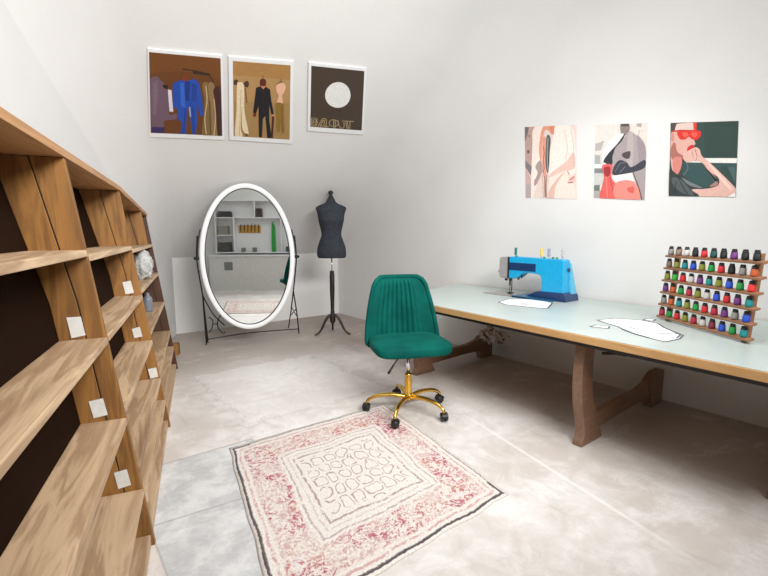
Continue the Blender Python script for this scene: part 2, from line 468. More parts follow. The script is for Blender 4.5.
for i in range(NU):
    for (p, q) in (((i, 0), (i+1, 0)), ((i+1, NU), (i, NU))):
        b.F((bot[p[0]][p[1]], bot[q[0]][q[1]], top[q[0]][q[1]], top[p[0]][p[1]]))
    for (p, q) in (((0, i+1), (0, i)), ((NU, i), (NU, i+1))):
        b.F((bot[p[0]][p[1]], bot[q[0]][q[1]], top[q[0]][q[1]], top[p[0]][p[1]]))
rug = b.build('rug', rug_mat()); rug.location = (1.2, 1.8, 0)
uvl = rug.data.uv_layers.new(name='UVMap'); K = (NU+1)**2
for lp in rug.data.loops:
    k = lp.vertex_index % K; uvl.data[lp.index].uv = ((k//(NU+1))/NU, (k % (NU+1))/NU)
tag(rug, 'ivory woven rug with faded pink border pattern on the floor', 'rug')

# ------------------------------------------------------------------ work bench
TZ = .700
TX0, TX1, TY0, TY1 = 2.238, 3.60, .12, 3.32
bench = thing('workbench', 'long workbench with pale grey top and oak trestle legs along the right wall', 'workbench', (2.9, 1.7, 0))
BO = (2.9, 1.7, 0)
TOPM = M('pale_green_grey_laminate', .32, 0, .4); vv = TOPM.coord(); TOPM.color(TOPM.mix(TOPM.noise(vv, 3, 4).ss(.3, .7), (.43, .50, .48), (.47, .53, .51)))
ED = .42; FX = .125
b = MB(BO); b.prism([(TX0+.006, TY0, TZ-.004), (TX1, TY0, TZ-.004), (TX1, TY1-.006, TZ-.004), (TX0+FX+.006, TY1-ED-.006, TZ-.004)], (0, 0, .004)); b.build('table_top', TOPM.m, bench, .001, 1)
b = MB(BO); b.prism([(TX0, TY0, TZ-.046), (TX1, TY0, TZ-.046), (TX1, TY1, TZ-.046), (TX0+FX, TY1-ED, TZ-.046)], (0, 0, .042)); b.build('plywood_edge', W_EDGE, bench, .003, 2)
b = MB(BO); b.prism([(TX0+.012, TY0+.02, TZ-.066), (TX0+.04, TY0+.02, TZ-.066), (TX0+FX+.04, TY1-ED-.04, TZ-.066), (TX0+FX+.012, TY1-ED-.04, TZ-.066)], (0, 0, .020)); b.prism([(TX0+FX+.02, TY1-ED-.07, TZ-.066), (TX1-.02, TY1-.06, TZ-.066), (TX1-.02, TY1-.03, TZ-.066), (TX0+FX+.02, TY1-ED-.04, TZ-.066)], (0, 0, .020))
b.build('apron', plain('dark_rail', (.015, .011, .010), .5), bench)
def trestle(y, dx=0, th=.06):
    def ex(pts): return [(x+dx*max(0, min(1, (3.5-x)/1.0)), y-th/2, z) for x, z in pts]
    zt = TZ-.047
    front = [(2.34, zt), (2.315, .50), (2.315, .36), (2.335, .24), (2.37, .12), (2.375, .06), (2.355, .03), (2.35, 0), (2.60, 0), (2.60, .02), (2.56, .08), (2.52, .17), (2.475, .26), (2.445, .36), (2.435, .50), (2.46, zt)]
    b = MB(BO); P = cat_rom([(x, z, 0) for x, z in front[:7]], 4, False); P = [(p.x, p.y) for p in P]
    Q = cat_rom([(x, z, 0) for x, z in front[9:]], 4, False); P += front[7:9]+[(p.x, p.y) for p in Q]
    b.prism(ex(P), (0, th, 0)); b.build('leg', W_LEG, bench, .006, 2)
    y0 = th*.38
    b = MB(BO); b.prism([(x+dx*max(0, min(1, (3.5-x)/1.0)), y-y0, z) for x, z in [(2.50, .07), (3.10, .085), (3.36, .08), (3.40, .08), (3.40, .22), (3.30, .20), (3.15, .175), (2.48, .165)]], (0, 2*y0, 0))
    b.build('foot_rail', W_LEG, bench, .004, 2)
    b = MB(BO); b.prism(ex([(3.38, 0), (3.57, 0), (3.57, .25), (3.44, .255), (3.36, .225), (3.30, .19)]), (0, th, 0)); b.build('rear_block', W_LEG, bench, .005, 2)
for y, dx in ((1.25, .06), (2.82, .17), (.40, .27)): trestle(y, dx)
b = MB(BO); b.tube([(2.46, 1.16, .575), (2.50, 1.10, .58), (2.54, 1.06, .575)], [.008, .008, .012], 8); b.tube([(2.50, 1.11, .575), (2.50, 1.11, .655)], .006, 8)
b.build('clamp_handle', IRON, bench)

# cloth scrap bundle hanging under the bench
SC = M('patterned_scraps', .9); v_ = SC.coord(); q = SC.voro(v_, 28, 'F1'); n_ = SC.noise(v_, 14, 3)
SC.color(SC.mix(q.ss(.35, .55), SC.mix(n_.ss(.42, .52), (.16, .07, .06), (.45, .40, .36)), (.60, .57, .54)))
sl = Vector((3.36, 2.62, .215))
sb = thing('cloth_bundle', 'crumpled bundle of patterned cloth scraps hanging under the far end of the workbench', 'cloth', tuple(sl))
b = MB(sl)
for i, (dx, dy, dz, r) in enumerate(((0, .06, .06, .065), (0, -.04, .05, .06), (.01, -.12, .055, .045))):
    b.grid(blob(sl+Vector((dx, dy, dz)), (r, r*1.1, r*.9), i*4, amp=.9, fr_=1.8), 36, 24, closeu=True)
b.build('scraps', SC.m, sb)
b = MB(sl); b.tube([sl+Vector((0, .06, .10)), sl+Vector((.01, .10, .25)), sl+Vector((0, .11, .429))], .006, 6); b.build('cord', BLACK, sb)

# ------------------------------------------------------------------ paper patterns on the bench
def sheet(name, pts, z, label, lines=(), group=None, w=.005):
    if len(pts) > 5: lines = list(lines)+[cl(pts)]
    c = Vector((sum(p[0] for p in pts)/len(pts), sum(p[1] for p in pts)/len(pts), z))
    b = MB(c)
    b.prism([(x, y, z) for x, y in pts][::-1] if area(pts) < 0 else [(x, y, z) for x, y in pts], (0, 0, .0008), 0)
    for L in lines:
        for (x0, y0), (x1, y1) in zip(L, L[1:]):
            d = Vector((x1-x0, y1-y0, 0)); n = Vector((-d.y, d.x, 0)).normalized()*w
            p0, p1 = Vector((x0, y0, z+.0007)), Vector((x1, y1, z+.0007))
            b.prism([p0-n, p1-n, p1+n, p0+n], (0, 0, .0006), 1)
    o = b.build(name, [PAPER, plain('pencil_line', (.10, .11, .12), .7)]); o.location = c
    return tag(o, label, 'paper', group)
def area(p): return sum(p[i-1][0]*p[i][1]-p[i][0]*p[i-1][1] for i in range(len(p)))/2
def cl(p): return list(p)+[p[0]]
A = [(2.757, 1.34), (2.90, 1.30), (2.975, 1.165), (2.94, 1.06), (2.84, .99), (2.71, .85), (2.60, .83), (2.47, .85), (2.50, .95), (2.53, 1.02), (2.585, 1.10), (2.66, 1.17), (2.70, 1.25)]
sheet('pattern_sheet', A, TZ+.0006, 'large white paper sewing pattern with dark outlines, in front of the thread rack',
      [A[1:5], [(2.84, .99), (2.70, .86), (2.60, .845)], [(2.62, 1.13), (2.55, 1.04), (2.53, 1.0), (2.50, .93)], [(2.70, 1.13), (2.66, 1.06)], [(2.63, .95), (2.70, .91), (2.72, .86)]])
B_ = [(2.94, 1.10), (3.01, 1.12), (3.04, 1.07), (3.0, 1.02), (2.95, 1.03)]
sheet('pattern_sheet', [(2.985, 1.165), (3.05, 1.17), (3.07, 1.12), (3.0, 1.11)], TZ+.0006, 'tiny outlined paper tab just behind the large pattern', [cl([(2.985, 1.165), (3.05, 1.17), (3.07, 1.12), (3.0, 1.11)])])
A = [(2.53, 1.27), (2.60, 1.27), (2.62, 1.20), (2.56, 1.18)]
sheet('pattern_sheet', A, TZ+.0006, 'tiny outlined paper piece nearest the front edge of the workbench', [cl(A)])
A = [(2.86, 2.19), (3.05, 2.24), (3.17, 2.16), (3.20, 2.02), (3.16, 1.90), (2.90, 1.78), (2.85, 1.86), (2.83, 1.98), (2.80, 2.08)]
sheet('pattern_sheet', A, TZ+.0006, 'white paper sewing pattern lying in front of the blue sewing machine',
      [A[4:8], [(2.90, 2.10), (2.96, 2.06), (2.95, 2.0)], [(2.88, 2.02), (2.93, 1.98), (2.97, 2.0)]])

# ------------------------------------------------------------------ sewing machine (world-authored; long side along the wall)
SM = (3.34, 2.15, TZ)
sm = thing('sewing_machine', 'bright blue sewing machine with grey head on the workbench', 'sewing machine', SM)
BLUE = plain('bright_blue_enamel', (.012, .36, .66), .28)
BLUE2 = plain('light_blue_side', (.10, .46, .66), .3)
DBLUE = plain('dark_blue_panel', (.008, .035, .12), .3)
GREYH = plain('grey_head', (.33, .31, .31), .4)
x0, x1 = 3.27, 3.375
zt = 1.040
def yz(pts, xa, xb, m, b): b.prism([(xa, y, z) for y, z in pts], (xb-xa, 0, 0), m)
b = MB(SM)
yz([(1.880, .760), (2.075, .760), (2.078, .87), (2.09, .895), (2.12, .908), (2.23, .912), (2.275, .895), (2.31, .865), (2.345, .853), (2.405, .850), (2.405, zt), (2.39, zt+.004), (1.905, zt-.002), (1.89, zt-.012)], x0, x1, 0, b)
body = b.build('body', BLUE, sm, .006, 3)
b = MB(SM); b.hexa([(x1-.01, 1.86, TZ+.03), (x1+.085, 1.86, TZ+.03), (x1+.085, 2.07, TZ+.03), (x1-.01, 2.07, TZ+.03)], [(x1-.01, 1.882, 1.01), (x1+.012, 1.882, 1.01), (x1+.012, 2.07, 1.01), (x1-.01, 2.07, 1.01)])
b.build('rear_cover', BLUE2, sm, .004, 2)
b = MB(SM)
yz([(1.845, TZ), (2.17, TZ), (2.21, TZ+.018), (2.11, TZ+.066), (1.875, TZ+.072), (1.855, TZ+.05)], x0-.015, x1+.085, 0, b); b.build('base', DBLUE, sm, .005, 2)
b = MB(SM); b.box(x0-.09, x0-.015, 1.93, 2.30, TZ, TZ+.012); b.box(x0-.09, x1+.06, 2.14, 2.30, TZ, TZ+.016); b.build('bed', plain('teal_blue_bed', (.01, .09, .18), .3), sm, .003, 2)
b = MB(SM); b.box(x0-.08, x1+.05, 2.305, 2.62, TZ, TZ+.006); o = b.build('needle_plate', plain('satin_steel_plate', (.45, .43, .40), .35, .7), sm, .002, 1)
b = MB(SM)
yz([(2.412, .845), (2.492, .850), (2.508, .87), (2.505, 1.02), (2.492, zt-.004), (2.412, zt+.002)], x0-.004, x1-.01, 0, b); fp = b.build('face_plate', GREYH, sm, .006, 3)
b = MB(SM); b.box(x0-.003, x0+.002, 2.135, 2.40, .925, .992); b.build('control_panel', DBLUE, body, .001, 1)
b = MB(SM); b.box(x0-.008, x0+.0, 2.400, 2.413, .85, zt); b.build('trim_strip', BLACK, sm)
b = MB(SM); b.tube([(x0+.06, 2.43, .86), (x0+.06, 2.43, .78)], .007, 10); b.tube([(x0+.06, 2.43, .79), (x0+.06, 2.43, TZ+.012)], .003, 8); b.build('needle_bar', IRON, sm)
b = MB(SM); b.tube([(x0+.06, 2.41, .87), (x0+.06, 2.41, .735)], .004, 8); b.box(x0+.03, x0+.09, 2.405, 2.44, TZ+.010, TZ+.016); b.tube([(x0+.06, 2.41, .735), (x0+.06, 2.42, TZ+.014)], .004, 8); b.build('presser_foot', IRON, sm)
for (yy, zz_, rr) in ((2.405, .845, .012), (2.45, .845, .012), (2.32, .862, .009), (2.29, .878, .007)):
    b = MB(SM); b.lathe([(rr, -.012), (rr*1.1, 0), (rr, .012)], (x0+.03, yy, zz_-.008), 14); b.build('knob', BLACK, sm)
b = MB(SM); b.lathe([(.012, 0), (.014, .006), (.010, .028)], (0, 0, 0), 16, mat=Matrix.Translation((x0+.03, 2.506, .905)) @ Matrix.Rotation(-PI/2, 4, 'X')); b.build('tension_dial', GREYH, fp)
b = MB(SM); b.lathe([(.014, 0), (.016, .006), (.010, .014)], (0, 0, 0), 18, mat=Matrix.Translation((x0+.075, 1.885, .955)) @ Matrix.Rotation(PI/2, 4, 'X')); b.build('side_knob', DBLUE, body)
b = MB(SM); b.tube([(x1+.02, 2.12, TZ+.07), (x1+.02, 2.10, TZ+.13)], .016, 12); b.build('bobbin_winder', plain('beige_plastic', (.62, .52, .42), .5), sm)
for i, (yy, c) in enumerate(((2.365, (.01, .10, .09)), (2.09, (.02, .20, .06)), (2.01, (.02, .18, .06)), (1.975, (.02, .30, .06)))):
    b = MB(SM); b.lathe([(.010, 0), (.011, .008), (.007, .012)], (x0+.05, yy, zt+.001), 14); b.build('button', plain('button_%d' % i, c, .4), body)
pinm = CHROME
for i, (yy, cname, c) in enumerate(((2.38, 'dark green', (.01, .16, .13)), (2.125, 'yellow', (.80, .56, .08)), (2.055, 'grey', (.30, .32, .38)), (1.93, 'pale grey', (.50, .47, .48)))):
    L = (x0+.06, yy, zt+.004)
    t = thing('thread_spool', {0: 'dark green thread spool on top of the blue sewing machine, above its head', 1: 'yellow thread spool on top of the blue sewing machine', 2: 'mid grey thread spool on the sewing machine, beside the yellow one', 3: 'pale grey thread spool at the pillar end of the sewing machine top'}[i], 'thread spool', L, 0, 'spools on the sewing machine')
    b = MB(); b.lathe([(.003, 0), (.003, .086)], n=8); b.build('pin', pinm, t)
    b = MB(); b.lathe([(.0135, .014), (.0115, .022), (.0115, .066), (.0135, .076)], n=16); b.build('thread', plain('machine_thread_%d' % i, c, .7, 0, .12, 200), t)

# ------------------------------------------------------------------ thread rack
RA = math.atan2(-.469, -.323); RL = (3.134, 1.079, TZ)
rack = thing('thread_rack', 'wooden six-tier thread rack standing on the workbench', 'thread rack', RL, RA)
LE = .075
def ly(z): return (z)*LE
rz = [.024+.077*i for i in range(6)]
for u in (.012, .578):
    b = MB(); w = .015
    b.hexa([(u-w, -.012, -.0), (u+w, -.012, 0), (u+w, .012, 0), (u-w, .012, 0)], [(u-w, ly(.45)-.012, .45), (u+w, ly(.45)-.012, .45), (u+w, ly(.45)+.012, .45), (u-w, ly(.45)+.012, .45)])
    b.build('rack_post', W_RACK, rack, .002, 1)
for i, z in enumerate(rz):
    b = MB(); y = ly(z); x1_ = .638+.002*i
    b.hexa([(-.038, y-.050, z-.012), (x1_, y-.050, z-.012), (x1_, y-.012, z-.004), (-.038, y-.012, z-.004)], [(-.038, y-.052, z), (x1_, y-.052, z), (x1_, y-.012, z+.008), (-.038, y-.012, z+.008)])
    b.build('rail', W_RACK, rack, .002, 1)
PAL = {'grey': '#8f8a86', 'taupe': '#8d7c6c', 'white': '#cfcac4', 'black': '#0e0d10', 'red': '#d0242c', 'dark teal': '#0d4a48', 'purple': '#71337f', 'olive': '#86892a',
       'teal': '#0f8a8c', 'blue': '#2350c8', 'green': '#1e9440', 'orange': '#c4592a', 'crimson': '#b3263f', 'maroon': '#82283f', 'bright red': '#e22f2c', 'lime green': '#33a733', 'brown grey': '#7a6a5c', 'navy black': '#14161c'}
rows_ = ['grey taupe white black red dark_teal navy_black purple black navy_black', 'brown_grey olive teal blue olive green red black grey orange', 'olive lime_green red white purple teal olive blue green bright_red',
         'purple orange green crimson olive white blue red purple teal', 'grey orange teal olive green red crimson purple grey blue', 'crimson green red olive crimson white maroon blue green teal']
ordn = ['first', 'second', 'third', 'fourth', 'fifth', 'sixth', 'seventh', 'eighth', 'ninth', 'tenth']
tier = ['top tier of the rack', 'second rack tier from the top', 'third rack tier from the top', 'third rack tier from the bottom', 'second rack tier from the bottom', 'bottom tier of the rack']
RM = Matrix.Translation(RL) @ Matrix.Rotation(RA, 4, 'Z')
body_me = {}; core_me = None
for r_, row in enumerate(rows_):
    i = 5-r_; z = rz[i]
    for k, cn in enumerate(row.split()):
        cn = cn.replace('_', ' ')
        if cn not in body_me:
            tm = M('thread_'+cn.replace(' ', '_'), .65); v_ = tm.coord('Object', (1, 1, 1)); X, Y, Z = tm.sep(v_)
            l = lin(PAL[cn])[:3]; tm.color(tm.mix(((Z*2600).sin()*.5+.5), tuple(a*.82 for a in l), l))
            b = MB(); b.lathe([(.0150, 0), (.0165, .003), (.0165, .008), (.0148, .034), (.011, .036)], n=16); o = b.build('thread_spool', tm.m)
            if core_me is None:
                b2 = MB(); b2.lathe([(.010, .034), (.0135, .037), (.0135, .043), (.011, .045)], n=12)
                for q in (-.006, .006): b2.lathe([(.006, .043), (.0065, .051), (.005, .053)], (q*1.2, 0, 0), 8)
                c = b2.build('core', BLACK); core_me = c
            else: c = core_me.copy(); COL.objects.link(c)
            c.parent = o; body_me[cn] = (o, c)
        else:
            o = body_me[cn][0].copy(); COL.objects.link(o); c = body_me[cn][1].copy(); COL.objects.link(c); c.parent = o
        u = -.012+.0672*k
        o.location = RM @ Vector((u, ly(z)-.031, z+.0055)); o.rotation_euler = (R(0), 0, RA)
        cc = {'navy black': 'black'}.get(cn, cn)
        tag(o, '%s thread spool, %s from left, %s' % (cc, ordn[k], tier[r_]), 'thread spool', 'thread spools on the rack')

# ------------------------------------------------------------------ office chair
CP = (1.955, 2.245, .0065); CR = R(-24)
chair = thing('office_chair', 'green velvet swivel chair with gold five-star base', 'chair', CP, CR)
VEL = M('teal_green_velvet', .8, 0, .1); v_ = VEL.coord(); n_ = VEL.noise(v_, 6, 4)
VEL.color(VEL.mix(n_.ss(.3, .7), (.0, .060, .050), (.001, .096, .078)))
VEL.b.inputs['Sheen Weight'].default_value = .10; VEL.b.inputs['Sheen Roughness'].default_value = .4; VEL.b.inputs['Sheen Tint'].default_value = (.1, .7, .55, 1)
VEL.bump(VEL.noise(v_, 220, 2), .1, .002)
def se(t, p): c = math.cos(t); s_ = math.sin(t); return (math.copysign(abs(c)**p, c), math.copysign(abs(s_)**p, s_))
b = MB()   # seat cushion: superellipsoid
def seatf(u, v):
    th = u*2*PI; ph = (v-.5)*PI
    cx_, sx_ = se(th, .38); cp, sp = se(ph, .5)
    x = .268*cx_*cp; y = .0+.222*sx_*cp; z = .482+.042*sp
    if sp > 0: z += .004
    z += -.018*max(0, (-y-.12)/.12)
    if y > 0: x *= 1-.10*y/.23
    return Vector((x, y, z))
b.grid(seatf, 64, 24, closeu=True); b.build('seat', VEL.m, chair)
def backf(u, v, side):
    # u across -1..1, v 0..1 up
    w = .268-.025*v-.066*v*v
    k = abs(u)
    zc = .45+.475*v
    wrap = .085*(1-v*.55)*k**2.2
    y = .215+.055*v-wrap
    x = w*u
    rib = 0
    if side < 0:
        ex = max(0, 1-(abs(u+.12)/.70)**8)*min(1, v/.12)*min(1, (1-v)/.10)
        rib = .020*abs(math.sin((u+.12)*PI*6.5))**.6*ex
        y -= .022*max(0, 1-k**4)**.5*max(0.0, 1-(2*v-1)**6)**.5+rib
    else:
        y += .022*max(0, 1-k**4)**.5*max(0.0, 1-(2*v-1)**6)**.5
    return Vector((x, y, zc))
def corner(u, v):  # rounds the two upper corners
    if v > .85:
        t = (v-.85)/.15; lim = 1-.22*(1-math.sqrt(max(0, 1-t*t)))
        return max(-lim, min(lim, u*lim))
    if v < .1:
        t = (.1-v)/.1; lim = 1-.10*(1-math.sqrt(max(0, 1-t*t))); return u*lim
    return u
b = MB(); g1 = b.grid(lambda u, v: backf(corner(u*2-1, v), v, -1), 200, 40)
g2 = b.grid(lambda u, v: backf(corner(u*2-1, v), v, 1), 200, 40)
bkr = b.build('backrest', VEL.m, chair)
# piping round the back's edge gives it thickness
edge = [backf(corner(-1, v/24), v/24, -1) for v in range(25)]+[backf(corner(-1+2*i/24, 1), 1, -1) for i in range(1, 25)]+[backf(corner(1, 1-v/24), 1-v/24, -1) for v in range(1, 25)]+[backf(corner(1-2*i/24, 0), 0, -1) for i in range(1, 24)]
b = MB(); b.tube(edge, .017, 10, closed=True); b.build('back_rim', VEL.m, bkr)
b = MB(); b.box(-.12, .12, -.11, .11, .415, .445); b.box(-.03, .03, -.03, .24, .40, .415); b.box(-.03, .03, .225, .24, .40, .50); b.build('seat_plate', BLACK, chair, .004, 2)
b = MB(); b.lathe([(.014, .27), (.014, .42)], n=20); b.build('gas_lift', CHROME, chair)
b = MB(); b.lathe([(.030, .085), (.030, .10), (.025, .115), (.024, .262), (.0265, .264), (.0265, .272), (.018, .276)], n=28); b.build('column', GOLD, chair)
b = MB(); b.tube([(-.05, -.02, .42), (-.13, -.09, .37)], .004, 8); lev = b.build('lever', IRON, chair)
b = MB(); b.tube([(-.125, -.086, .373), (-.175, -.128, .325)], [.005, .009], 10); b.build('lever_grip', BLACK, lev)
for k, ang in enumerate((142, 212, 285, 355, 67)):
    a = R(ang)-CR; ca, sa = math.cos(a), math.sin(a)
    pr_ = [(.02, .105), (.10, .118), (.17, .117), (.235, .104), (.275, .082), (.292, .058)]
    P = cat_rom([Vector((r*ca, r*sa, z)) for r, z in pr_], 5, False)
    n = len(P); b = MB(); b.tube(P, [.017-.007*i/(n-1) for i in range(n)], 12); leg_ = b.build('base_leg', GOLD, chair)
    c = MB(); cx_, cy_ = .292*ca, .292*sa
    tilt = Matrix.Translation((cx_, cy_, 0)) @ Matrix.Rotation(a+R(70+35*k), 4, 'Z')
    for s_ in (-1, 1):
        c.lathe([(.004, -.009), (.0245, -.009), (.026, -.004), (.026, .005), (.0235, .009), (.008, .011)], n=20, mat=tilt @ Matrix.Translation((.004, s_*.013, .0265)) @ Matrix.Rotation(PI/2*-s_, 4, 'X'))
    c.grid(lambda u, v: tilt @ Vector((.004+.030*math.cos(PI*u*1.0)*1, (v-.5)*.040, .030+.029*math.sin(PI*u))), 12, 3)
    c.tube([tilt @ Vector((0, 0, .045)), tilt @ Vector((0, 0, .064))], .007, 10)
    c.build('caster', BLACK, leg_)

# ------------------------------------------------------------------ dress form
DF = (2.78, 4.62, 0)
df = thing('dress_form', 'charcoal dress form on a black wooden tripod pole', 'dress form', DF, R(-31))
CH = M('charcoal_fabric', .9, 0, .2); v_ = CH.coord(); X, Y, Z = CH.sep(v_)
seam = ((X.abs()-.085-(Z-1.22).abs()*.10).abs()).lt(.002)
CH.color(CH.mix(seam*.6, CH.mix(CH.noise(v_, 25, 3).ss(.3, .7), (.030, .034, .044), (.040, .045, .057)), (.015, .016, .02)))
b = MB(); prof = [(.166, .118, .958), (.172, .124, .965), (.176, .128, 1.0), (.170, .122, 1.07), (.148, .105, 1.14), (.124, .088, 1.205), (.119, .085, 1.235), (.124, .090, 1.28), (.140, .110, 1.345), (.152, .128, 1.40), (.156, .120, 1.44), (.165, .095, 1.49),
     (.178, .080, 1.525), (.182, .070, 1.545), (.172, .066, 1.562), (.130, .062, 1.582), (.085, .058, 1.600), (.058, .054, 1.622), (.050, .048, 1.640)]
pp = cat_rom([Vector(p) for p in prof], 4, False); b.lathe([tuple(p) for p in pp], n=48)
b.build('torso', CH.m, df)
b = MB(); b.lathe([(.050, 1.636), (.048, 1.645), (.036, 1.665), (.024, 1.690), (.018, 1.702), (.018, 1.708), (.026, 1.714), (.031, 1.727), (.028, 1.742), (.014, 1.752)], n=24); b.build('neck_cap', BLACK, df)
b = MB(); b.lathe([(.164, .950), (.166, .958)], n=48, sy=.7); b.build('base_plate', BLACK, df)
b = MB(); b.lathe([(.007, .76), (.007, .955)], n=12); b.build('chrome_rod', CHROME, df)
b = MB(); b.lathe([(.022, .14), (.036, .17), (.036, .24), (.024, .27), (.027, .285), (.022, .30), (.025, .42), (.030, .56), (.030, .74), (.026, .765), (.030, .775), (.026, .79), (.012, .795)], n=24); b.build('pole', DARKWOOD, df)
for a in (R(196), R(344), R(90)):
    ca, sa = math.cos(a), math.sin(a)
    pr_ = [(.015, .245), (.05, .235), (.095, .175), (.135, .09), (.175, .035), (.225, .012)]
    P = cat_rom([Vector((r*ca, r*sa, z)) for r, z in pr_], 5, False); n = len(P)
    b = MB(); b.tube(P, [.019-.008*i/(n-1) for i in range(n)], 10); b.build('leg', DARKWOOD, df)

# ------------------------------------------------------------------ oval mirror on an iron stand
ML = (1.74, 4.60, 0); MA = R(-17); MC = .99
mi = thing('oval_mirror', 'tall oval mirror with white frame on a black iron stand', 'mirror', ML, MA)
a_, b_ = .462, .752
b = MB()
ringp = [(0, -.012), (.006, -.024), (.040, -.028), (.052, -.020), (.054, .0), (.050, .016), (.0, .016)]
NS = 96; rg = []
for i in range(NS):
    t = 2*PI*i/NS; c_, s_ = math.cos(t), math.sin(t); nx, nz = c_/a_, s_/b_; L = math.hypot(nx, nz); nx /= L; nz /= L
    rg.append([b.V(((a_-.03)*c_+nx*q, y, MC+(b_-.03)*s_+nz*q)) for q, y in ringp])
for i in range(NS):
    p, q = rg[i], rg[(i+1) % NS]
    for k in range(len(ringp)): b.F((p[k], p[(k+1) % len(ringp)], q[(k+1) % len(ringp)], q[k]), 0, k < 5)
fr_m = b.build('frame', WHITE, mi)
b = MB(); P = [((a_-.031)*math.cos(2*PI*i/NS), -.016, MC+(b_-.031)*math.sin(2*PI*i/NS)) for i in range(NS)]
b.tube(P, .0045, 6, closed=True); b.build('inner_trim', BLACK, fr_m)
GL = M('mirror_glass', .015, 1); v_ = GL.coord(); GL.color(GL.mix(GL.noise(v_, 2, 2).ss(.2, .8), (.76, .78, .77), (.80, .82, .81)))
b = MB(); b.prism([((a_-.025)*math.cos(2*PI*i/NS), -.008, MC+(b_-.025)*math.sin(2*PI*i/NS)) for i in range(NS)], (0, .012, 0)); b.build('glass', GL.m, mi)
r = .0075
def rod(P, rr=r, n_=8, sm_=True):
    P = cat_rom([Vector(p) for p in P], 8, False) if sm_ and len(P) > 2 else P
    bb = MB(); bb.tube(P, rr, n_); return bb
def scroll(cx_, cz_, y, r0, turns, dirn, st):
    return [Vector((cx_+dirn*r0*(1-i/26*.8)*math.cos(st+turns*2*PI*i/26), y, cz_+r0*(1-i/26*.8)*math.sin(st+turns*2*PI*i/26))) for i in range(27)]
for sx_, f1, f2 in ((-1, (-.468, .30), (-.455, .40)), (1, (.60, .50), (.525, .86))):
    ap = (sx_*.475, .07, .60)
    rod([(sx_*.497, .03, 1.22), (sx_*.512, .035, .99), (sx_*.497, .05, .80), ap]).build('stand_arm', IRON, mi)
    for f in (f1, f2):
        rod([ap, (ap[0]+(f[0]-ap[0])*.55, ap[1]+(f[1]-ap[1])*.5, .30), (f[0], f[1], .009)]).build('stand_leg', IRON, mi)
    mx = ap[0]+(f1[0]-ap[0])*.5; my = ap[1]+(f1[1]-ap[1])*.5
    if sx_ < 0:
        rod([ap, (-.44, .12, .50), (-.37, .14, .36), (-.27, .17, .24)], .006).build('brace', IRON, mi)
        for q in ([(-.43, my, .34), (-.39, my, .30), (-.40, my, .22), (-.43, my, .17)], [(-.30, my, .36), (-.335, my, .30), (-.34, my, .22), (-.29, my, .15), (-.27, my, .165)], [(-.39, my, .26), (-.34, my, .26)]):
            rod(q, .0055).build('scroll', IRON, mi)
    else:
        fx = .5*(f1[0]+f2[0])
        rod([(mx+.01, my, .26), (mx-.02, my+.06, .31), (mx-.035, my+.14, .26)], .005).build('scroll', IRON, mi)
        rod([(mx, my, .36), (mx-.015, my+.06, .32), (mx-.035, my+.12, .36)], .005).build('scroll', IRON, mi)
    rod([(sx_*.465, .02, .99+.30), (sx_*.492, .02, 1.16), (sx_*.508, .02, .99)], .006).build('pivot_arm', IRON, mi)
    bb = MB(); bb.lathe([(.006, -.03), (.016, -.02), (.016, .02), (.006, .03)], n=14, mat=Matrix.Translation((sx_*.512, .015, .99)) @ Matrix.Rotation(PI/2, 4, 'Y')); bb.build('pivot_knob', IRON, mi)
rod([(-.468, .28, .07), (0, .37, .09), (.595, .47, .07)], .006).build('cross_bar', IRON, mi)

# ------------------------------------------------------------------ pictures
def inv_bilin(q, p):
    """q: TL,TR,BR,BL 2D; returns u,v (v down)"""
    u = v = .5
    for _ in range(12):
        x = (1-u)*(1-v)*q[0][0]+u*(1-v)*q[1][0]+u*v*q[2][0]+(1-u)*v*q[3][0]-p[0]
        y = (1-u)*(1-v)*q[0][1]+u*(1-v)*q[1][1]+u*v*q[2][1]+(1-u)*v*q[3][1]-p[1]
        xu = (1-v)*(q[1][0]-q[0][0])+v*(q[2][0]-q[3][0]); xv = (1-u)*(q[3][0]-q[0][0])+u*(q[2][0]-q[1][0])
        yu = (1-v)*(q[1][1]-q[0][1])+v*(q[2][1]-q[3][1]); yv = (1-u)*(q[3][1]-q[0][1])+u*(q[2][1]-q[1][1])
        dt = xu*yv-xv*yu; u -= (x*yv-xv*y)/dt; v -= (xu*y-x*yu)/dt
    return u, v
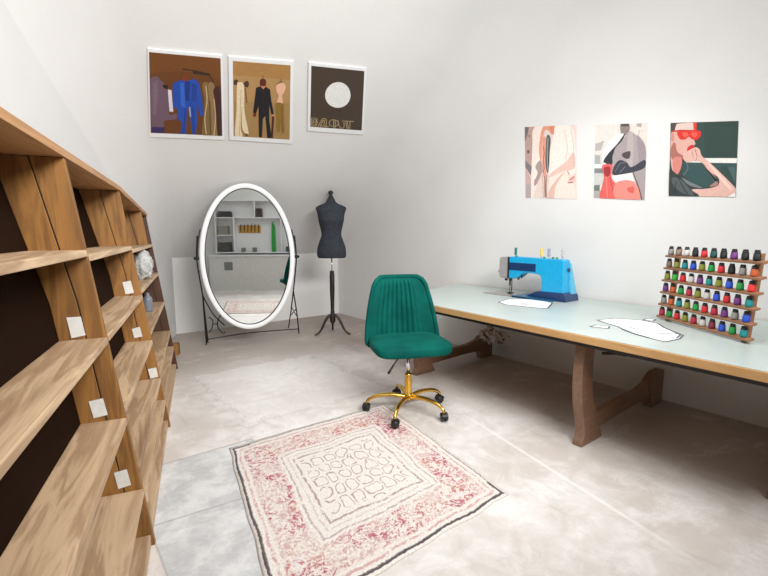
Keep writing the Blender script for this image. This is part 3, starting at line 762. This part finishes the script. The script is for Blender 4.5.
class Pic:
    """a printed picture: flat shapes on a sheet lying on a wall plane"""
    def __init__(s, quad, normal, src, origin, border=0, depth=.002, base='#ffffff'):
        s.q = [Vector(p) for p in quad]; s.n = Vector(normal).normalized(); s.src = src; s.org = Vector(origin)
        s.b = MB(origin); s.mats = []; s.names = {}; s.L = 0; s.depth = depth
        s.border = border
    def P(s, u, v, h): return s.q[0]*(1-u)*(1-v)+s.q[1]*u*(1-v)+s.q[2]*u*v+s.q[3]*(1-u)*v+s.n*h
    def mi(s, c):
        if c not in s.names: s.names[c] = len(s.mats); s.mats.append(plain('ink_'+c.strip('#'), c, .55, 0, .05, 60))
        return s.names[c]
    def base(s, c):
        m = s.mi(c); A = [s.P(u, v, .0004) for u, v in ((0, 0), (0, 1), (1, 1), (1, 0))]
        s.b.prism(A, s.n*s.depth, m)
    def poly(s, pts, c, smooth=False, clip=True):
        s.L += 1; h = .0004+s.depth+.00015*s.L
        if smooth: pts = [(p.x, p.y) for p in cat_rom([(x, y, 0) for x, y in pts], 5)]
        uv = [inv_bilin(s.src, p) for p in pts]
        uv = [(min(1, max(0, u)), min(1, max(0, v))) for u, v in uv]
        lo = s.border
        idx = [s.b.V(s.P(u, v, h)) for u, v in uv]
        s.b.F(idx, s.mi(c))
    def stroke(s, pts, w, c, smooth=False):
        if smooth: pts = [(p.x, p.y) for p in cat_rom([(x, y, 0) for x, y in pts], 5, False)]
        L = []; Rr = []
        for i in range(len(pts)):
            a = pts[max(i-1, 0)]; b2 = pts[min(i+1, len(pts)-1)]
            dx, dy = b2[0]-a[0], b2[1]-a[1]; l = math.hypot(dx, dy) or 1; nx, ny = -dy/l*w/2, dx/l*w/2
            L.append((pts[i][0]+nx, pts[i][1]+ny)); Rr.append((pts[i][0]-nx, pts[i][1]-ny))
        for i in range(len(pts)-1):
            s.poly([L[i], L[i+1], Rr[i+1], Rr[i]], c); s.L -= 1
        s.L += 1
SN = Vector((0, -SL, -1)).normalized()
def polaroid(quad, inner, crop_inner, label):
    """quad: outer corners on the slope; inner: inset fractions l,t,r,b"""
    org = (Vector(quad[0])+Vector(quad[1])+Vector(quad[2])+Vector(quad[3]))/4
    root = thing('framed_print', label, 'picture', tuple(org), 0, 'white framed prints on the sloping wall')
    b = MB(org); A = [Vector(p)+SN*.002 for p in quad]; b.prism([A[0], A[3], A[2], A[1]], SN*.012); b.build('white_frame', WHITE, root, .003, 2)
    q = [Vector(p) for p in quad]
    def P(u, v): return q[0]*(1-u)*(1-v)+q[1]*u*(1-v)+q[2]*u*v+q[3]*(1-u)*v+SN*.0142
    l, t, r_, b2 = inner
    iq = [P(l, t), P(1-r_, t), P(1-r_, 1-b2), P(l, 1-b2)]
    p = Pic(iq, SN, crop_inner, org, depth=.0005)
    return root, p
def frac(outer, inner):
    a = inv_bilin(outer, inner[0]); c = inv_bilin(outer, inner[2])
    return (a[0], a[1], 1-c[0], 1-c[1])
# --- print 1: blue suit on a rail
Q1 = [(.686, 3.57, 2.532), (1.179, 3.50, 2.581), (1.394, 4.183, 2.103), (.787, 4.244, 2.061)]
out = [(24, 28), (452, 68), (468, 550), (44, 532)]; inn = [(33, 45), (435, 82), (455, 520), (65, 498)]
root, p = polaroid(Q1, frac(out, inn), inn, 'white framed print of blue suit on a clothes rail, leftmost on sloping wall')
p.base('#663a12')
p.poly([(33,45),(435,82),(440,190),(300,150),(180,140),(40,150)], '#704214')
p.poly([(42,200),(75,165),(100,185),(125,215),(150,300),(155,380),(190,375),(190,410),(130,420),(128,460),(70,470),(60,400)], '#6c5464', True)
p.poly([(70,458),(135,462),(133,500),(72,497)], '#33265a')
p.poly([(140,235),(160,240),(175,365),(155,362)], '#d9d4dc')
p.poly([(110,210),(140,212),(140,235),(118,228)], '#1a1016')
p.poly([(60,200),(84,180),(90,260),(86,380),(68,380)], '#7a6272')
p.stroke([(215,128),(300,142),(372,160),(395,200)], 7, '#3a2010')
p.stroke([(275,146),(372,160)], 12, '#2a180c')
p.poly([(165,205),(205,185),(240,190),(285,180),(310,200),(330,280),(342,385),(325,392),(305,330),(300,320),(308,420),(302,508),(285,508),(272,420),(262,330),(250,350),(248,505),(220,505),(224,420),(205,420),(196,345),(172,335),(168,270)], '#1a49a8')
p.poly([(232,190),(262,192),(258,300),(240,300)], '#0f2f80')
p.poly([(205,200),(225,200),(235,300),(240,340),(215,330)], '#2c62c4')
p.poly([(270,200),(300,215),(300,300),(275,300)], '#123a92')
p.stroke([(262,335),(270,395)], 8, '#8fa4d8')
p.stroke([(240,345),(236,500)], 5, '#0f2f80'); p.stroke([(280,345),(292,500)], 5, '#0f2f80')
p.poly([(215,165),(245,160),(245,190),(220,192)], '#7a3418')
p.poly([(330,215),(350,195),(372,220),(385,300),(392,420),(395,515),(340,512),(342,400),(345,300)], '#7d6238', True)
p.poly([(365,215),(388,200),(405,240),(428,420),(430,518),(398,515),(385,350)], '#8c7048', True)
p.poly([(395,240),(425,218),(440,260),(448,518),(428,518),(415,400),(405,300)], '#3e1f1a', True)
p.stroke([(350,215),(360,300),(350,400),(362,505)], 5, '#c9b48a', True)
p.stroke([(400,290),(412,400),(405,515)], 6, '#c2a57c', True)
p.stroke([(375,300),(385,510)], 4, '#3a2410')
p.b.build('print', p.mats, root)
# --- print 2: black suit
Q2 = [(1.223, 3.497, 2.583), (1.722, 3.419, 2.637), (2.048, 4.133, 2.138), (1.438, 4.177, 2.107)]
out = [(14, 22), (410, 58), (408, 550), (38, 535)]; inn = [(40, 46), (390, 76), (390, 518), (54, 505)]
root, p = polaroid(Q2, frac(out, inn), inn, 'white framed print of black suit on tan wall, middle of three on sloping wall')
p.base('#b08a58')
p.poly([(50,270),(390,280),(390,518),(54,505)], '#a58150')
p.poly([(40,46),(390,76),(390,150),(42,120)], '#a87c45')
p.stroke([(50,160),(135,172)], 6, '#5a3820')
p.poly([(48,150),(65,145),(75,160),(62,175),(48,172)], '#4a2c18', True); p.poly([(105,165),(125,152),(136,168),(128,188),(112,185)], '#4a2c18', True)
p.poly([(66,175),(80,160),(100,165),(108,200),(112,330),(138,470),(128,488),(100,440),(98,300),(92,440),(104,505),(62,503),(66,330)], '#e4d2b0', True)
p.stroke([(90,200),(86,500)], 3, '#b89c70'); p.poly([(118,482),(136,485),(132,503),(120,502)], '#6a4a2a')
p.stroke([(112,190),(125,280)], 8, '#7a5a30')
p.stroke([(218,120),(218,145)], 4, '#6a4a2a')
p.poly([(200,150),(218,140),(236,150),(236,180),(218,190),(203,180)], '#5a221c', True)
p.poly([(205,180),(236,182),(232,195),(220,205),(208,195)], '#c87858')
p.poly([(178,190),(205,182),(220,200),(236,185),(262,200),(272,270),(288,345),(274,352),(258,290),(262,400),(278,510),(250,510),(236,360),(222,380),(218,508),(200,506),(196,400),(194,300),(180,345),(162,342),(170,260)], '#14121a')
p.stroke([(220,205),(221,350)], 2.5, '#3a2024')
p.poly([(162,345),(182,345),(180,365),(165,368)], '#7a2c1c'); p.poly([(276,350),(294,350),(292,370),(278,368)], '#d09468')
p.stroke([(284,360),(278,510)], 12, '#4a1c16')
p.stroke([(330,142),(330,160)], 3, '#4a3018'); p.stroke([(305,172),(328,158),(352,172)], 5, '#5a3420')
p.poly([(300,180),(322,165),(345,165),(360,182),(352,215),(338,235),(342,280),(305,278),(316,235),(302,210)], '#e6b496', True)
p.poly([(300,282),(348,285),(350,330),(356,460),(340,468),(332,400),(326,462),(308,458),(304,380)], '#8a6a2c', True)
p.stroke([(336,300),(345,460)], 3, '#6a4e1c')
p.b.build('print', p.mats, root)
# --- print 3: disc and lettering
Q3 = [(1.847, 3.399, 2.652), (2.381, 3.328, 2.701), (2.765, 3.925, 2.284), (2.135, 3.977, 2.247)]
out = [(54, 34), (445, 74), (428, 540), (52, 512)]; inn = [(72, 55), (422, 85), (415, 502), (76, 482)]
root, p = polaroid(Q3, frac(out, inn), inn, 'white framed dark brown print with white disc and lettering, rightmost on sloping wall')
p.base('#43352a')
p.poly([(247+84*math.cos(2*PI*i/40), 242+88*math.sin(2*PI*i/40)) for i in range(40)], '#e6e6e4')
def cc(x, y): return (72+ (x-75)*.542, 405+(y-60)*.52)      # lettering drawn in its own zoomed frame
LC = '#b09a70'
for st, smth in (([(90,215),(95,70),(150,75)], False), ([(110,210),(112,95),(135,95),(150,110),(120,140)], False), ([(150,75),(160,95),(130,190),(140,205),(168,125)], False),
                 ([(165,215),(215,90),(240,75),(265,95),(262,215)], True), ([(195,205),(225,110),(240,105),(240,190)], True), ([(190,190),(300,195)], False),
                 ([(350,90),(315,100),(300,140),(315,180),(350,190)], True), ([(350,90),(395,105),(408,145),(390,180),(350,190)], True), ([(352,92),(356,222)], False), ([(372,92),(374,215)], False),
                 ([(405,100),(415,160),(440,210),(480,200),(478,120)], True), ([(455,105),(605,108)], False), ([(500,110),(520,225)], False), ([(520,112),(538,225)], False), ([(555,112),(553,225)], False)):
    p.stroke([cc(x, y) for x, y in st], 5.0, LC, smth)
p.b.build('print', p.mats, root)

# --- right wall posters
WN = Vector((-1, 0, 0))
def poster(quad, crop, label):
    q = [Vector((WX, y, z)) for y, z in quad]; org = sum(q, Vector())/4
    p = Pic(q, WN, crop, org, depth=.0012); p.b.off = org
    return p, org, label
def fin(p, org, label):
    o = p.b.build('poster', p.mats); o.location = org
    tag(o, label, 'poster', 'fashion posters on the right wall')
c1 = [(32, 76), (362, 72), (365, 532), (34, 532)]
p, org, lb = poster([(2.541, 2.224), (2.033, 2.148), (1.998, 1.536), (2.500, 1.576)], c1, '')
p.base('#e2cfc8')
p.poly([(32,76),(100,76),(85,200),(80,330),(34,300)], '#b99a94'); p.poly([(34,78),(62,78),(50,130),(34,170)], '#6e6668'); p.poly([(34,290),(80,330),(72,390),(34,330)], '#7c7478')
p.poly([(34,330),(72,400),(72,440),(34,445)], '#c9a8a6'); p.poly([(34,445),(75,438),(75,532),(34,532)], '#b0a2a2')
p.poly([(48,225),(64,225),(62,245),(50,245)], '#5c4c50'); p.poly([(55,130),(70,130),(68,145)], '#806a6c')
p.poly([(92,90),(160,76),(150,200),(130,300),(120,420),(85,532),(72,532),(80,300),(85,180)], '#efdfd6', True)
p.poly([(160,76),(235,74),(225,120),(205,110),(180,100),(165,110),(150,200),(145,290),(130,250),(135,160)], '#e09a80', True)
p.poly([(195,80),(240,76),(225,130),(205,120)], '#d88468')
p.poly([(240,74),(330,80),(355,200),(362,330),(350,370),(330,380),(300,340),(240,370),(195,400),(200,250),(225,130)], '#f1e2da', True)
p.poly([(300,300),(345,240),(355,330),(330,350),(250,380),(190,440),(200,380)], '#e3bdb2', True)
p.poly([(195,400),(310,345),(350,400),(365,532),(190,532)], '#f0dcd2'); p.poly([(190,532),(205,460),(300,350),(240,450),(225,532)], '#dfb7a8', True)
p.poly([(105,330),(140,290),(150,360),(105,450),(95,430),(120,370)], '#a89490', True)
p.poly([(158,150),(178,160),(172,260),(176,380),(158,390),(152,290)], '#d99a86', True)
p.poly([(180,140),(195,130),(206,160),(200,230),(196,330),(184,370),(172,300),(176,200)], '#5d5f5c', True)
p.stroke([(190,150),(184,240),(188,350)], 4, '#a9aaa6', True); p.stroke([(200,170),(192,300)], 3, '#303236')
p.stroke([(160,200),(165,240),(158,290),(164,340),(156,370)], 5, '#c0564a')
p.stroke([(168,390),(170,525)], 8, '#a8604e'); p.stroke([(182,380),(176,450),(180,530)], 3, '#3a2420'); p.stroke([(150,380),(160,532)], 4, '#d9a795')
p.stroke([(330,90),(345,200),(350,330)], 3, '#c9aea4', True); p.stroke([(290,100),(310,200),(300,290)], 4, '#e2c4ba', True)
p.poly([(320,400),(355,385),(350,430),(312,432)], '#e8b8b0'); p.stroke([(325,415),(350,392)], 5, '#c04a50'); p.stroke([(312,432),(345,428)], 4, '#5a3a3c'); p.stroke([(310,350),(322,385)], 4, '#c06a64')
p.stroke([(100,410),(105,440),(120,438)], 4, '#c68d82')
fin(p, org, 'poster of an open pale pink coat, leftmost on the right wall')
c2 = [(50, 70), (385, 66), (370, 548), (38, 536)]
p, org, lb = poster([(1.871, 2.118), (1.478, 2.059), (1.460, 1.497), (1.852, 1.536)], c2, '')
p.base('#d9d2cc')
p.poly([(50,70),(220,68),(215,130),(150,200),(80,260),(48,250)], '#ded8d2'); p.poly([(48,190),(110,170),(90,230),(48,235)], '#b5b0ac'); p.poly([(44,260),(82,262),(85,320),(42,318)], '#a9aaa8')
p.poly([(42,320),(95,320),(95,345),(42,345)], '#f1efec'); p.poly([(41,345),(100,345),(105,378),(41,376)], '#7f8684'); p.poly([(41,376),(100,378),(95,450),(40,455)], '#c9cbc6'); p.poly([(40,455),(82,452),(80,490),(40,490)], '#6e7a74'); p.poly([(38,490),(85,490),(85,536),(38,536)], '#aaa8a2')
p.poly([(270,66),(385,66),(382,180),(300,130)], '#ddd5cd'); p.poly([(320,66),(350,66),(348,90),(322,88)], '#a9a29c'); p.stroke([(340,110),(325,160),(345,205)], 5, '#bcaea6', True)
p.poly([(220,66),(272,66),(272,120),(230,145),(218,110)], '#8a7c78', True); p.poly([(222,60),(272,64),(270,85),(224,84)], '#4e4648')
p.poly([(100,250),(150,170),(215,130),(240,140),(190,200),(160,260),(165,330),(105,310)], '#f0eae6', True)
p.poly([(110,290),(150,240),(200,190),(245,130),(235,165),(190,220),(168,270),(165,325),(112,310)], '#2c3238', True)
p.poly([(235,170),(270,120),(320,140),(370,200),(375,310),(372,548),(345,548),(300,380),(260,370),(165,385),(170,290),(185,220)], '#a69a9c', True)
p.poly([(270,120),(300,150),(290,380),(260,300),(262,190)], '#b5a8a8', True); p.poly([(325,145),(372,215),(374,300),(340,320)], '#9a8c92', True)
p.poly([(230,255),(280,240),(275,285),(240,280)], '#4d4446', True)
p.poly([(170,385),(180,330),(215,295),(260,310),(290,340),(370,295),(368,345),(300,372),(240,388)], '#3a3b46', True)
p.stroke([(185,370),(215,320),(250,310)], 5, '#6c6c7a', True); p.stroke([(215,375),(250,335)], 4, '#7d7c88')
p.poly([(165,395),(295,375),(305,430),(200,440),(160,430)], '#eee6e2')
p.poly([(98,330),(165,325),(160,400),(205,470),(195,542),(85,538),(98,460),(110,400)], '#e0605c', True)
p.poly([(110,345),(150,338),(150,390),(120,395)], '#9c2f36', True); p.stroke([(125,400),(135,535)], 6, '#f08a80', True); p.stroke([(150,400),(185,535)], 6, '#c64448', True)
p.poly([(190,440),(305,432),(340,548),(190,542)], '#eb8b80', True); p.poly([(270,470),(305,465),(300,505),(265,490)], '#d85e58', True)
p.stroke([(300,375),(335,470),(355,545)], 5, '#3c3338', True)
p.poly([(160,543),(250,545),(235,548),(175,548)], '#c9b0a8')
fin(p, org, 'poster of a grey jacket over red trousers, middle of the three on the right wall')
c3 = [(68, 42), (505, 40), (488, 522), (56, 522)]
p, org, lb = poster([(1.324, 2.030), (.929, 1.968), (.906, 1.484), (1.300, 1.516)], c3, '')
p.base('#26413c')
p.poly([(290,45),(505,40),(496,272),(300,272)], '#1e3a34'); p.poly([(68,42),(120,44),(110,90),(68,105)], '#3a3330')
p.poly([(175,272),(496,274),(494,306),(175,300)], '#e4e2de')
p.poly([(160,300),(492,306),(490,420),(440,330),(400,320),(380,440),(290,470),(190,440),(150,380)], '#2b4a4b')
p.poly([(72,110),(80,60),(130,48),(225,45),(235,90),(225,140),(238,180),(225,195),(228,230),(200,268),(160,262),(140,300),(125,360),(100,380),(75,330),(66,220)], '#d8a79c', True)
p.poly([(80,58),(130,46),(222,46),(236,82),(205,92),(120,98),(85,96)], '#dfc3ba')
p.poly([(68,42),(112,42),(95,95),(68,104)], '#4a3c38'); p.poly([(222,42),(245,46),(244,92),(226,90)], '#f0301e')
p.poly([(70,110),(90,112),(95,150),(80,165),(68,140)], '#c98c80', True)
p.stroke([(72,98),(140,92),(262,98)], 9, '#b31e16')
p.poly([(118,98),(180,95),(265,98),(272,130),(245,155),(215,150),(195,135),(170,150),(138,150),(120,128)], '#d8241c', True)
p.poly([(150,110),(178,106),(190,125),(165,138)], '#f05a48', True); p.poly([(215,108),(250,110),(240,138),(215,130)], '#f0553f', True)
p.poly([(72,200),(100,170),(115,230),(160,262),(130,300),(95,290),(70,260)], '#a8685c', True)
p.poly([(90,270),(135,265),(150,300),(130,365),(105,378),(85,330)], '#cf7f74', True)
p.poly([(190,200),(228,190),(232,262),(196,268),(184,235)], '#c81e1e', True); p.stroke([(186,235),(230,228)], 5, '#7c0f14')
p.poly([(160,250),(230,205),(265,215),(282,260),(340,310),(430,400),(490,470),(488,492),(430,522),(260,522),(215,480),(190,450),(290,472),(380,450),(385,400),(330,360),(290,310),(250,290),(175,296)], '#dcb0a4', True)
p.poly([(290,320),(380,420),(370,450),(330,455),(372,405)], '#a97a70', True)
p.poly([(320,310),(360,340),(440,430),(470,480),(430,450)], '#ecc8bc', True)
p.stroke([(235,215),(250,262),(240,292)], 4, '#a3655c', True); p.stroke([(215,225),(225,270)], 4, '#b0736a', True)
p.poly([(62,340),(110,385),(150,380),(215,430),(300,470),(215,478),(260,522),(57,522)], '#2e3536', True)
p.poly([(80,400),(140,410),(190,460),(230,515),(150,500),(90,450)], '#4c5557', True); p.poly([(150,400),(210,430),(290,468),(200,450)], '#71797a', True)
p.stroke([(72,350),(120,390),(160,470),(200,520)], 5, '#171b1c', True); p.stroke([(110,420),(100,515)], 4, '#1a1e20', True)
p.stroke([(178,300),(190,340),(160,385)], 3, '#7f8a8a', True)
p.poly([(440,522),(488,492),(488,522)], '#e8e4e0'); p.poly([(440,330),(488,330),(488,440)], '#3f5c5d')
fin(p, org, 'poster of a person in red sunglasses with chin on hand, rightmost on the right wall')

# ------------------------------------------------------------------ things behind the camera, seen in the mirror
def simple(name, label, cat, bx_, m, bev=.004, group=None, mats=None):
    x0_, x1_, y0_, y1_, z0_, z1_ = bx_; c = Vector(((x0_+x1_)/2, (y0_+y1_)/2, z0_))
    b = MB(c); b.box(x0_, x1_, y0_, y1_, z0_, z1_); o = b.build(name, m, None, bev, 2); o.location = c
    return tag(o, label, cat, group)
cab = thing('low_cabinet', 'low white cabinet standing against the wall, reflected in the mirror', 'cabinet', (.8, RY+.3, 0))
CO = (.8, RY+.3, 0); CW = plain('cabinet_white', (.74, .74, .72), .5)
b = MB(CO); b.box(-.30, 1.62, RY+.01, RY+.56, 0, .74); b.build('cabinet_body', CW, cab, .003)
b = MB(CO); b.box(-.32, 1.64, RY+.005, RY+.58, .74, .765); b.build('cabinet_top', WHITE, cab, .003)
b = MB(CO); b.box(.02, .20, RY+.56, RY+.565, .44, .62); b.build('vent_plate', plain('grey_vent', (.22, .23, .23), .5), cab, .002)
wsh = thing('wall_shelf', 'white cubby shelf on the wall above the low cabinet, reflected in the mirror', 'shelf', (.7, RY+.1, 1.0)); WO = (.7, RY+.1, 1.0)
b = MB(WO)
b.box(-.25, 1.6, RY+.005, RY+.02, .80, 1.98)
b.build('shelf_back', WHITE, wsh)
for (xa, xb, za, zb) in ((-.25, 1.6, 1.96, 1.98), (-.25, 1.6, 1.58, 1.60), (-.25, .15, 1.19, 1.21), (-.25, 1.6, .80, .82)):
    b = MB(WO); b.box(xa, xb, RY+.02, RY+.22, za, zb); b.build('shelf_board', WHITE, wsh, .002)
for xa, za, zb in ((-.25, .82, 1.96), (.15, .82, 1.58), (.62, 1.6, 1.96), (1.20, .82, 1.58), (1.58, .82, 1.96)):
    b = MB(WO); b.box(xa, xa+.02, RY+.02, RY+.22, za, zb); b.build('shelf_side', WHITE, wsh, .002)
for i, (x_, z_, w_, h_, c, nm, lb) in enumerate(((-.18, 1.602, .28, .13, '#3a3836', 'storage_box', 'dark storage box on the upper shelf of the reflected cubby shelf'), (.66, 1.602, .12, .20, '#3c2c2a', 'storage_box', 'dark brown box on the upper reflected shelf'),
        (1.25, 1.602, .10, .15, '#7c7c78', 'storage_box', 'grey box at the end of the upper reflected shelf'), (-.20, .822, .26, .22, '#4b4a44', 'storage_box', 'dark box low in the reflected cubby shelf'),
        (-.20, 1.212, .22, .20, '#8c8a80', 'storage_box', 'pale grey box in the middle cubby of the reflected shelf'), (1.30, .822, .10, .12, '#4a4c46', 'storage_box', 'small dark box at the low end of the reflected shelf'),
        (.30, .822, .07, .09, '#777770', 'tin', 'small grey tin on the reflected lower shelf'), (.55, .822, .07, .10, '#6a6458', 'tin', 'brown tin on the reflected lower shelf'))):
    simple(nm, lb, 'box' if nm != 'tin' else 'tin', (x_, x_+w_, RY+.04, RY+.18, z_, z_+h_), plain('box_ink_%d' % i, c, .6), .004)
t = thing('tool_board', 'small orange board of dark tools above the reflected shelf', 'tool board', (.45, RY+.03, 1.25)); TO = (.45, RY+.03, 1.25)
b = MB(TO); b.box(.22, .72, RY+.021, RY+.035, 1.25, 1.42); b.build('board', plain('orange_board', (.60, .34, .06), .6), t, .002)
for k in range(6):
    b = MB(TO); b.tube([(.27+.08*k, RY+.05, 1.27), (.27+.08*k+.01, RY+.05, 1.44)], [.008, .013], 8); b.build('tool', plain('tool_dark', (.06, .03, .02), .5), t)
b = MB((1.02, RY+.1, .822)); b.prism([(1.02-.05, RY+.10, .822), (1.02+.05, RY+.10, .822), (1.02+.045, RY+.12, 1.40), (1.0, RY+.12, 1.52), (.985, RY+.12, 1.40)], (0, .02, 0))
o = b.build('cutting_ruler', plain('green_plastic', (.02, .32, .05), .4), None, .003); o.location = (1.02, RY+.1, .822); tag(o, 'tall green cutting ruler leaning in the reflected shelf', 'ruler')
bk = thing('waste_bin', 'white waste bin on the floor, reflected in the mirror', 'bin', (1.98, RY+.45, 0))
b = MB(); b.lathe([(.13, 0), (.14, .01), (.17, .38), (.178, .39), (.17, .392), (.13, .02)], n=28); b.build('bin_body', WHITE, bk)
b = MB((1.99, RY+.45, .02)); b.lathe([(.045, 0), (.05, .01), (.05, .40), (.035, .47), (.02, .49), (.02, .53)], (1.99, RY+.45, .022), 20)
o = b.build('bottle', plain('blue_bottle', (.02, .06, .45), .3)); o.location = (1.99, RY+.45, .02); tag(o, 'blue bottle standing in the white bin reflected in the mirror', 'bottle')

# ------------------------------------------------------------------ light
def light(kind, name, loc, energy, color=(1, 1, 1), size=1, sy=None, target=None, **kw):
    L = bpy.data.lights.new(name, kind); L.energy = energy; L.color = color
    if kind == 'AREA': L.shape = 'RECTANGLE' if sy else 'SQUARE'; L.size = size; L.size_y = sy or size
    for k, v in kw.items(): setattr(L, k, v)
    o = bpy.data.objects.new(name, L); COL.objects.link(o); o.location = loc
    if target is not None: o.rotation_euler = (Vector(target)-Vector(loc)).to_track_quat('-Z', 'Y').to_euler()
    return o
light('AREA', 'ceiling_panel_light', (1.7, 1.6, 3.55), 34, (1, .99, .97), 1.2, 1.0, target=(1.7, 1.6, 0))
light('AREA', 'skylight', (-.35, .5, 3.1), 12, (.90, .95, 1), .9, .8, target=(-.9, 1.6, 1.9))
light('SPOT', 'ceiling_spot', (1.1, 1.0, 3.1), 55, (1, .99, .975), target=(3.0, 1.9, .5), spot_size=R(75), spot_blend=.55, shadow_soft_size=.25)
light('SPOT', 'wall_washer_spot', (1.0, 1.1, 3.0), 48, (1, .995, .98), target=(3.62, 1.75, .65), spot_size=R(52), spot_blend=.25, shadow_soft_size=.08)
light('AREA', 'slope_fill_light', (1.3, -.9, 2.65), 84, (1, .99, .98), 2.2, .5, target=(1.9, 5.4, .35), spread=R(100))  # added fill lamp behind the camera, brightens the slope and back wall
light('AREA', 'rear_light', (1.9, -.3, 3.2), 12, (1, 1, 1), 1.2, .8, target=(1.6, -.9, .8))
w = bpy.data.worlds.new('world'); S.world = w; w.use_nodes = True; w.node_tree.nodes['Background'].inputs[0].default_value = (.8, .88, 1, 1); w.node_tree.nodes['Background'].inputs[1].default_value = .3

# ------------------------------------------------------------------ camera
cam = bpy.data.cameras.new('camera'); co = bpy.data.objects.new('camera', cam); COL.objects.link(co); S.camera = co
cam.sensor_fit = 'HORIZONTAL'; cam.sensor_width = 36; cam.lens = 36*440/768; cam.clip_start = .03
co.location = (0, 0, 1.25); co.rotation_euler = (PI/2-math.atan(55/440), 0, -R(37.8036))
S.view_settings.view_transform = 'Standard'; S.view_settings.look = 'None'; S.view_settings.gamma = 1; S.view_settings.exposure = -.13
